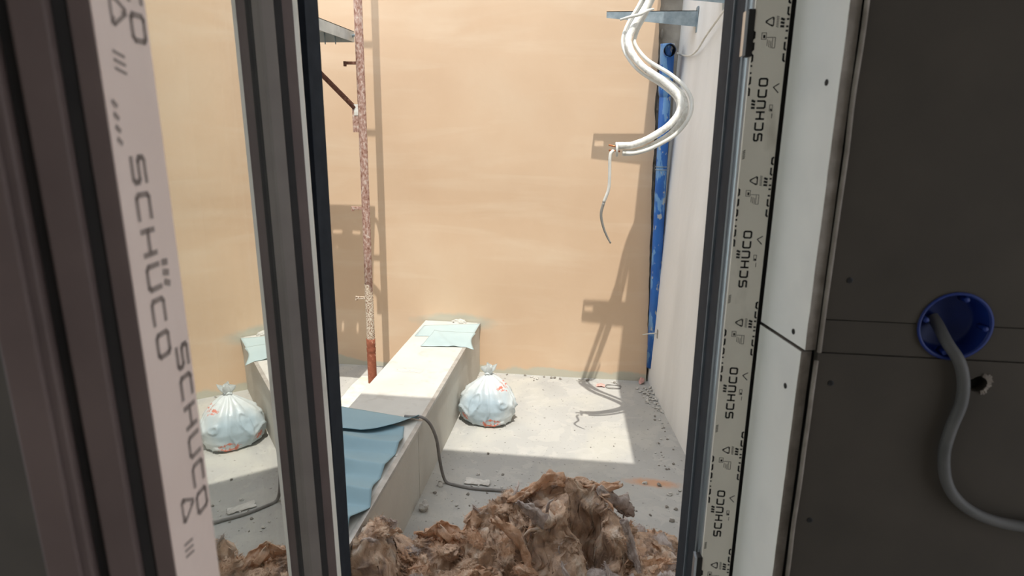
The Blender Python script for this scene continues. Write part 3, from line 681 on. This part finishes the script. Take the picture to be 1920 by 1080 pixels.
# ------------------------------------------------------------------ steel wall brackets
def bracket(y, label):
    z = 2.055 + .08*(3.45-y)
    xb = wx(y, z); L = .44
    e = empty('wall_bracket', (xb, y, z), label=label, category='bracket', group='steel brackets on the white wall')
    th = .0028; W = .046
    # top flange with slots, tapering web
    bm = boxbm(-L, 0, -W/2, W/2, -th, 0); top = obj('top_flange', bm, M_galv, e)
    cs = []
    for x0, x1 in ((-L+.012, -L+.062), (-.175, -.150)):
        c = obj('c', boxbm(x0, x1, -.006, .007, -.02, .02), None); c.location = e.location; cs.append(c)
    bpy.context.view_layer.update(); cut(top, cs)
    for c in cs: bpy.data.objects.remove(c)
    bm = bmesh.new()
    for yy in (-W/2, -W/2+th): pass
    P = [(-L, 0), (0, 0), (0, -.074), (-L, -.030)]
    a = [bm.verts.new((x, -W/2, zz)) for x, zz in P]; b = [bm.verts.new((x, -W/2+th, zz)) for x, zz in P]
    for i in range(4): bm.faces.new((a[i], a[(i+1) % 4], b[(i+1) % 4], b[i]))
    bm.faces.new(a[::-1]); bm.faces.new(b)
    obj('web', bm, M_galv, e)
    obj('wall_plate', boxbm(-.004, .0, -W/2-.008, W/2+.012, -.10, .02), M_galv, e)
    return e
bracket(3.45, 'grey tapered steel bracket behind the white hose bundle above the blue pipe')
bracket(3.03, 'second steel bracket at the top edge nearer the window frame')

# ------------------------------------------------------------------ lagged hose bundle
hb = empty('hose_bundle', (.2, 2.9, 2.3), label='bundle of white lagged hoses hanging in an S curve', category='hoses')
def hchild(o): o.parent = hb; o.matrix_parent_inverse = Matrix.Translation(-Vector(hb.location)); return o
def at(x, y, yy):
    r = RW @ _camray(x, y); return EYE + r*((yy-EYE.y)/r.y)
cen = [Vector((wx(3.13, 2.52)-.03, 3.13, 2.50)), Vector((.40, 3.11, 2.48)), Vector((.33, 3.07, 2.38)), at(1262, -95, 3.02), at(1235, -40, 2.98), at(1208, 15, 2.94), at(1186, 55, 2.90), at(1181, 85, 2.86), at(1205, 120, 2.80), at(1250, 150, 2.74), at(1279, 178, 2.70), at(1283, 208, 2.67), at(1262, 240, 2.65), at(1225, 265, 2.63), at(1190, 279, 2.62), at(1158, 280, 2.62)]
cl = catmull(cen, 10)
tan = [(cl[min(i+1, len(cl)-1)]-cl[max(i-1, 0)]).normalized() for i in range(len(cl))]
def strand(off, phase, tw, r, m, end=1.0, wob=0):
    pts = []
    nn = int(len(cl)*end)
    for i in range(nn):
        s = i/len(cl); nrm = tan[i].cross(Vector((0, 1, 0))).normalized(); bi = tan[i].cross(nrm)
        a = phase+tw*s
        spread = 1.0 if s > .25 else .6+.4*s/.25
        if s > .8: spread = max(.55, 1-(s-.8)*1.6)
        pts.append(cl[i]+(nrm*math.cos(a)+bi*math.sin(a))*off*spread)
    return hchild(obj('hose', tube(pts, r, 10, wob=wob), m, None, True))
strand(.0205, .4, 3.0, .0140, M_insul, 1.0, .10)
strand(.0215, 2.9, 3.0, .0115, M_insul, .985, .10)
strand(.026, 4.7, 2.4, .0080, M_wire, .97)
strand(.029, 1.8, 2.7, .0065, M_wire, .99)
ends = cl[-1]
hchild(obj('copper_end', tube([ends+Vector((.01, 0, .008)), ends+Vector((-.036, 0, .016))], .0034, 8), M_copper, None, True))
hchild(obj('copper_end', tube([ends+Vector((.01, 0, -.008)), ends+Vector((-.034, 0, -.004))], .0034, 8), M_copper, None, True))
tw = tube([ends+Vector((-.008+.006*math.sin(a*.3), .026*math.cos(a), .024*math.sin(a))) for a in [2*math.pi*k/18 for k in range(19)]], .005, 8)
hchild(obj('tie', tw, M_wire, None, True))
P = [at(1150, 282, 2.60), at(1144, 292, 2.59), at(1143, 330, 2.59), at(1141, 355, 2.59), at(1132, 380, 2.59), at(1127, 402, 2.59), at(1131, 425, 2.59), at(1138, 443, 2.59), at(1145, 456, 2.59)]
c2 = catmull(P, 6); k = int(len(c2)*.5)
hchild(obj('tail_wire', tube(c2[:k+1], .0062, 8), M_wire, None, True)); hchild(obj('tail_wire_end', tube(c2[k:], lambda s: .0060-.0025*s, 8), M_wiregrey, None, True))
q = [at(1163, 37, 2.86), at(1180, 32, 2.85), at(1200, 27, 2.86), at(1214, 20, 2.89), at(1225, 17, 2.93)]
hchild(obj('tie_wire', tube(catmull(q, 6), lambda s: .0045+.002*math.sin(3*s), 8), M_wire, None, True))

# thin wire leaving the white wall above the pipe
def on_wall(x, y, off):
    r = RW @ _camray(x, y); return EYE + r*((.375+.12*3.74+.028*EYE.z-off)/(r.x+.12*r.y-.028*r.z))
P = [on_wall(1270, 100, .010), on_wall(1282, 104, .012), on_wall(1294, 104, .016), on_wall(1307, 94, .022), on_wall(1322, 70, .026), on_wall(1340, 44, .03), on_wall(1356, 22, .035), on_wall(1375, 0, .04)]
obj('bare_wire', tube(catmull(P, 8), .0048, 8), M_wire, None, True, label='thin white wire bending up beside the top of the blue pipe', category='wire')
# plastic dowel left in the white wall
dw = empty('wall_dowel', (wx(3.60, .34), 3.60, .345), label='small white plastic dowel sticking out low on the white wall', category='dowel')
obj('pin', tube([(.01, 0, .006), (-.04, .0, .002), (-.085, -.0, -.008)], lambda s: .0046-.002*s, 8), M_wire, dw, True)
obj('washer', boxbm(-.004, .001, -.012, .012, -.024, .026), M_grey_render, dw, False, .002)

# ------------------------------------------------------------------ mineral wool heap
wool = empty('insulation_heap', (-.1, 1.75, 0), label='heap of torn tan mineral wool in front of the window', category='insulation')
def hh(x, y):
    """height of the heap at a floor point"""
    def g(cx, cy, rx, ry, h, p=2): 
        d = ((x-cx)/rx)**2+((y-cy)/ry)**2
        return h*math.exp(-d**(p/2)*1.0)
    z = 0
    z = max(z, g(-.03, 1.82, .24, .20, .37, 2.6))
    z = max(z, g(-.24, 1.78, .18, .20, .29, 2.6))
    z = max(z, g(-.61, 1.60, .085, .13, .33, 4))
    z = max(z, g(-.47, 1.66, .20, .26, .17, 3))
    z = max(z, g(.22, 1.74, .20, .26, .20, 2.4))
    z = max(z, g(-.1, 1.45, .75, .24, .16, 3.5))
    z = max(z, g(.03, 1.93, .12, .06, .275, 2.6))
    z -= cave(x, y)*.36
    e = min(1, max(0, (x+.66)/.02))
    return max(0, z*e)
def cave(x, y): return math.exp(-(((x-.022-.25*(1.79-y))/.058)**2+((y-1.775)/.085)**2)**2)
def wpt(s, t):
    x = -.655+1.10*s; y = 1.12+1.10*t
    z = hh(x, y)
    m = min(1, z/.06)
    p = Vector((x, y, z*.8)); wv = noise.noise_vector(p*6)*.05; p2 = p+wv
    rd = lambda q, f: 1-2*abs(noise.noise(q*f))
    z += m*(.035*N3(p, 6)+.034*rd(p2+Vector((5, 0, 0)), 9)+.026*rd(p2+Vector((0, 7, 0)), 19)+.014*rd(p2+wv, 40)+.006*rd(p2, 90))-.03*m
    q = noise.noise_vector(Vector((x, y, z))*14)*.030*m+noise.noise_vector(Vector((x, y, z))*38)*.014*m+noise.noise_vector(Vector((x, y, z))*90)*.005*m
    xx = max(-.656, x+q.x)
    return (xx, y+q.y, max(-.002, z+q.z*.6 - (.004 if m < .2 else 0)))
bm = grid(330, 320, wpt)
bmesh.ops.delete(bm, geom=[f for f in bm.faces if max(v.co.z for v in f.verts) < .004], context='FACES')
bm.normal_update()
SURF = [(f.calc_center_median(), f.normal.copy(), f.calc_area()) for f in bm.faces]
SURF = [q for q in SURF if q[0].z > .03 and cave(q[0].x, q[0].y) < .06]
obj('wool_mass', bm, M_wool, wool, True, kind='stuff')
# torn sheets and curls standing out of the heap
def torn_sheet(c, L, W, rot, curl, seed, n=(12, 9)):
    R = Euler(rot).to_matrix(); c = Vector(c)
    bm = bmesh.new()
    def f(s, t):
        taper = (1-.55*abs(2*s-1)**2.2)
        v = (t-.5)*W*taper*(1+.5*N3((s*3, seed, t*2), 1.3)); u = (s-.5)*L
        ang = curl*(t-.5)*2.2+curl*.7*(s-.5)
        p = Vector((u, v*math.cos(ang*.5), abs(v)*math.sin(abs(ang)*.9)+.10*L*math.sin(s*3.1+seed)))
        p += noise.noise_vector(Vector((s*2.4, t*2.0, seed*1.7)))*.34*W+noise.noise_vector(Vector((s*6, t*5, seed*1.3)))*.20*W+noise.noise_vector(Vector((s*15, t*11, seed)))*.085*W+noise.noise_vector(Vector((s*34, t*24, seed)))*.03*W
        q = c+R@p
        q.x = max(-.655, q.x); q.z = max(.003, q.z)
        return q
    grid(n[0], n[1], f, bm); return bm
rs = random.Random(11)
groups = {0: bmesh.new(), 1: bmesh.new(), 2: bmesh.new()}
def merge(dst, src):
    mp = {v: dst.verts.new(v.co) for v in src.verts}
    for f in src.faces: dst.faces.new([mp[v] for v in f.verts])
    src.free()
ICO = bmesh.new(); bmesh.ops.create_icosphere(ICO, subdivisions=4, radius=1)
ICO_V = [v.co.copy() for v in ICO.verts]; ICO_F = [[v.index for v in f.verts] for f in ICO.faces]; ICO.free()
def clump(dst, c, R, sx, sy, sz, seed):
    # a soft torn lump: stretched, billowed and finely frayed
    vs = []; o_ = Vector((seed*1.37, seed*.71, seed*.33))
    for co in ICO_V:
        q = co+o_; wv = noise.noise_vector(q*1.3)*.55; e = Vector((q.x*.55, q.y, q.z))+wv
        k = 1+.32*noise.noise(q*.9)+.30*(1-2*abs(noise.noise(e*1.6)))+.22*(1-2*abs(noise.noise(e*3.4)))+.12*(1-2*abs(noise.noise(e*7)))+.04*(1-2*abs(noise.noise(e*15)))-.24
        p = c+R@Vector((co.x*sx*k, co.y*sy*k, co.z*sz*k)); p.x = max(-.655, p.x); p.z = max(.002, p.z); vs.append(dst.verts.new(p))
    for f in ICO_F: dst.faces.new([vs[i] for i in f])
for i in range(210):
    c, nr, _ = rs.choice(SURF)
    k = rs.choices((0, 1, 2), (.5, .3, .2))[0]
    b = rs.uniform(.018, .042)*(1.3 if rs.random() < .2 else 1)
    if c.z > .24: b *= .72
    # long axis mostly down the slope
    dn_ = Vector((nr.x, nr.y, 0)); ang = math.atan2(dn_.y, dn_.x)+rs.gauss(0, .7)
    R = Euler((rs.uniform(-.5, .5), rs.uniform(.1, .7), ang)).to_matrix()
    clump(groups[k], c-nr*(.012 if c.z < .24 else .02), R if c.z < .30 else Euler((0, .15, ang)).to_matrix(), b*rs.uniform(1.2, 1.8), b*rs.uniform(.7, 1.0), b*rs.uniform(.45, .7), i)
for i in range(130):                         # stretched strands
    c, nr, _ = rs.choice(SURF); dn_ = Vector((nr.x+rs.gauss(0, .35), nr.y+rs.gauss(0, .35), -.5+rs.gauss(0, .3))).normalized()
    l = rs.uniform(.03, .10); k = rs.choices((0, 1, 2), (.3, .3, .4))[0]; P_ = []
    for q in range(7):
        p = c+dn_*l*(q/6-.5)+nr*(.006+.010*math.sin(math.pi*q/6))+noise.noise_vector(Vector((i*1.7, q*.35, 0)))*.016
        P_.append(Vector((max(-.648, p.x), p.y, max(.008, p.z))))
    rr = rs.uniform(.0015, .0055); tube(P_, lambda s: .0006+rr*math.sin(math.pi*min(1, s*.9+.05)), 6, groups[k], wob=.6)
for i in range(110):
    c, nr, _ = rs.choice(SURF)
    L = rs.uniform(.04, .10); W = L*rs.uniform(.2, .5)
    k = rs.choices((0, 1, 2), (.35, .35, .3))[0]
    merge(groups[k], torn_sheet(c+nr*rs.uniform(-.004, .010), L, W, (rs.uniform(-.9, .9)-.35, rs.uniform(-.8, .8), rs.uniform(0, 6.3)), rs.uniform(.4, 2.2), i, (20, 14)))
names = ('wool_tufts', 'orange_wool_tufts', 'grey_wool_tufts')
for k in range(3):
    o = obj(names[k], groups[k], (M_wool, M_wool2, M_wool3)[k], wool, True, recalc=False, kind='stuff')
# prominent pieces one can pick out
big = [((.045, 1.91, .345), .17, .05, (-.3, -.22, .12), 1.2, 901, M_wool2), ((-.30, 1.76, .27), .14, .09, (-.9, .2, .4), 1.6, 902, M_wool2), ((-.285, 1.60, .20), .12, .08, (-1.0, 0, .2), 2.2, 903, M_wool2),
       ((-.13, 1.70, .32), .22, .06, (-1.0, 1.1, .3), 1.2, 904, M_wool3), ((-.20, 1.66, .26), .22, .05, (-.8, .9, -.3), 1.4, 905, M_wool2), ((.115, 1.88, .30), .16, .07, (-1.1, .6, .5), 1.3, 906, M_wool3),
       ((.16, 1.74, .24), .18, .05, (-.8, .9, -.6), 1.5, 907, M_wool3), ((.28, 1.80, .15), .18, .09, (-.5, .5, -.3), 1.2, 908, M_wool2), ((-.04, 1.92, .33), .17, .06, (-.6, .1, .1), 1.5, 909, M_wool),
       ((-.14, 1.84, .35), .18, .07, (-.5, -.2, .2), 1.4, 910, M_wool2), ((-.63, 1.64, .26), .14, .06, (-.4, .9, 1.2), .8, 911, M_wool3), ((-.44, 1.78, .18), .16, .09, (-.5, .1, .3), 1.0, 912, M_wool2),
       ((.03, 1.55, .17), .13, .08, (-.9, .2, .6), .9, 913, M_wool2), ((.0, 1.60, .20), .17, .025, (-.8, .8, -.5), .7, 914, M_wool3), ((.12, 1.63, .20), .15, .03, (-.8, .7, -.9), .9, 915, M_wool3)]
for c, L, W, r, cu, sd_, m in big:
    o = obj('wool_sheet', torn_sheet(c, L, W, r, cu, sd_, (30, 20)), m, wool, True, recalc=False); solid(o, .003, 0)
for o in [o for o in bpy.data.objects if o.parent == wool]: o.matrix_parent_inverse = Matrix.Translation(-Vector(wool.location))
# loose fibres
for mname, mm, cnt in (('wool_fibres', M_wool, 90000), ('orange_wool_fibres', M_wool2, 60000), ('grey_wool_fibres', M_wool3, 40000)):
    tf = []
    for o in [o for o in bpy.data.objects if o.parent == wool and o.type == 'MESH' and o.data.materials[0] == mm and 'fibres' not in o.name]:
        tf += [(p.center.copy(), p.normal.copy()) for p in o.data.polygons if p.center.z > .02 and p.center.y < 2.05]
    bm = bmesh.new()
    for i in range(cnt):
        c, nr = rs.choice(tf); nr = nr if nr.z > 0 or o.name == 'wool_mass' else nr
        d = (Vector((rs.gauss(0, 1), rs.gauss(0, 1), rs.gauss(0, 1)))+nr*rs.uniform(.0, 1.0)).normalized(); l = rs.uniform(.006, .024)
        if d.dot(nr) < -.1: d = d-nr*2*d.dot(nr)
        p = c-nr*.001; sd2 = d.orthogonal().normalized()*.0004; b = d.cross(sd2).normalized()*l*rs.uniform(-.35, .35)
        a1 = p+d*l*.5+b; a2 = p+d*l
        if min(p.x, a1.x, a2.x) < -.655 or min(a1.z, a2.z) < .001: continue
        v = [bm.verts.new(q) for q in (p-sd2, p+sd2, a1+sd2, a1-sd2, a2)]
        bm.faces.new(v[:4]); bm.faces.new((v[3], v[2], v[4]))
    o = obj(mname, bm, mm, wool, recalc=False, kind='stuff'); o.matrix_parent_inverse = Matrix.Translation(-Vector(wool.location))

# ------------------------------------------------------------------ rubble on the floor
def chip_mesh(seed, flat=.6):
    bm = bmesh.new(); bmesh.ops.create_icosphere(bm, subdivisions=2, radius=1)
    for v in bm.verts:
        k = 1+.55*N3(v.co+Vector((seed, 0, 0)), 1.3)+.2*N3(v.co+Vector((seed, 4, 0)), 3.2); v.co = Vector((v.co.x*k, v.co.y*k*.8, v.co.z*k*flat))
    me = bpy.data.meshes.new('chip'); bm.to_mesh(me); bm.free(); return me
chips = [chip_mesh(s*7.3) for s in range(7)]
chipsets = []
for m in (M_rubble, M_rubble2):
    L = []
    for c in chips:
        c2 = c.copy(); c2.materials.append(m); L.append(c2)
    chipsets.append(L)
def chip(x, y, r, m, label, group=None, name='rubble_chip', cat='rubble'):
    me = rs.choice(chipsets[m]) if isinstance(m, int) else m
    o = bpy.data.objects.new(name, me); COL.objects.link(o); o.scale = (r, r, r); o.rotation_euler = (0, 0, rs.uniform(0, 6.28)); o.location = (x, y, r*.42)
    o['label'] = label; o['category'] = cat
    if group: o['group'] = group
    return o
# the large white one by the boxing
big1 = chips[2].copy(); big1.materials.append(M_rubble)
o = chip(-.622, 2.215, .026, big1, 'largest white plaster chunk on the floor beside the boxing', name='plaster_chunk', cat='rubble'); o.scale = (.022, .024, .040); o.location.z = .017
big2 = chips[4].copy(); big2.materials.append(M_rubble)
o = chip(-.60, 2.40, .014, big2, 'white plaster chip under the curve of the grey cord', name='plaster_chunk'); 
fl = grid(10, 8, lambda s, t: (-.50+.11*s+.01*N3((s, t, 0), 4), 2.425+.05*t*(1-.5*s)+.008*N3((s, t, 3), 5), .004+.008*t*s))
solid(obj('plaster_flake', fl, M_rubble, label='flat pale flake lying just behind the grey cord on the floor', category='rubble'), .003, 1)
for i in range(46):
    x = rs.uniform(-.63, -.2) if i < 30 else rs.uniform(-.2, .42); y = rs.gauss(2.38, .10) if i < 30 else rs.uniform(2.15, 2.6)
    if i < 30 and y < 2.12: y = 2.2
    chip(x, y, rs.uniform(.003, .009), 0 if rs.random() < .45 else 1, 'small mortar crumb on the shaded floor between wool and sunlight', 'crumbs on the shaded floor')
for x, y, r, lb in ((.275, 2.545, .012, 'pale mortar lump at the left on the orange dust stain'), (.335, 2.538, .011, 'greyer mortar lump in the middle of the orange dust stain'), (.372, 2.47, .012, 'round grey lump just below the right end of the orange stain'),
                    (.36, 2.28, .011, 'flat lump on the shaded floor above the black cable end'), (.42, 2.27, .014, 'largest pale lump on the shaded floor beside the window frame')):
    chip(x, y, r, 0 if r > .0115 else 1, lb)
for i in range(26):
    y = rs.uniform(2.65, 3.25); x = wx(y)-rs.uniform(.03, .15); chip(x, y, rs.uniform(.003, .007), rs.randint(0, 1), 'small crumb in the shade along the foot of the white wall', 'crumbs along the white wall')
for i in range(60):
    t = rs.random(); y = 3.62-.34*t+rs.gauss(0, .015); x = min(wx(y)-.008, .345+.055*t+rs.gauss(0, .020)); o = chip(x, y, rs.uniform(.005, .011), 0, 'white plaster crumb in the spill at the foot of the blue pipe', 'plaster spill in the corner'); o.location.z += .006*rs.random()
bk_ = chips[5].copy(); bk_.materials.append(M_brick)
o = chip(.335, 3.685, .024, bk_, 'pink brick fragment in the corner below the blue pipe', name='brick_fragment', cat='rubble'); o.scale = (.026, .02, .034); o.location.z = .018
for i in range(24):
    x = rs.uniform(-.60, .25); chip(x, YB-.02-abs(rs.gauss(0, .03)), rs.uniform(.004, .010), rs.randint(0, 1), 'crumb of render along the foot of the orange wall', 'crumbs along the orange wall')
for i in range(16):
    chip(rs.uniform(-.30, .2), rs.uniform(2.8, 3.6), rs.uniform(.002, .005), rs.randint(0, 1), 'tiny crumb lying on the sunlit patch of floor', 'crumbs on the sunlit floor')
# ring of wire and brick crumbs near the corner
ring = tube([(.165+.045*math.cos(a), 3.60+.030*math.sin(a), .005+.003*math.sin(3*a)) for a in [2*math.pi*k/30 for k in range(29)]], .0028, 6)
obj('wire_ring', ring, M_cord, None, True, label='small loop of thin wire on the floor near the corner', category='wire')
fl = grid(8, 6, lambda s, t: (.065+.05*s, 3.585+.035*t+.006*N3((s, t, 9), 4), .003+.006*math.sin(math.pi*s)))
solid(obj('brick_flake', fl, M_brick, label='flat pinkish flake on the sunlit floor near the wire loop', category='rubble'), .003, 1)
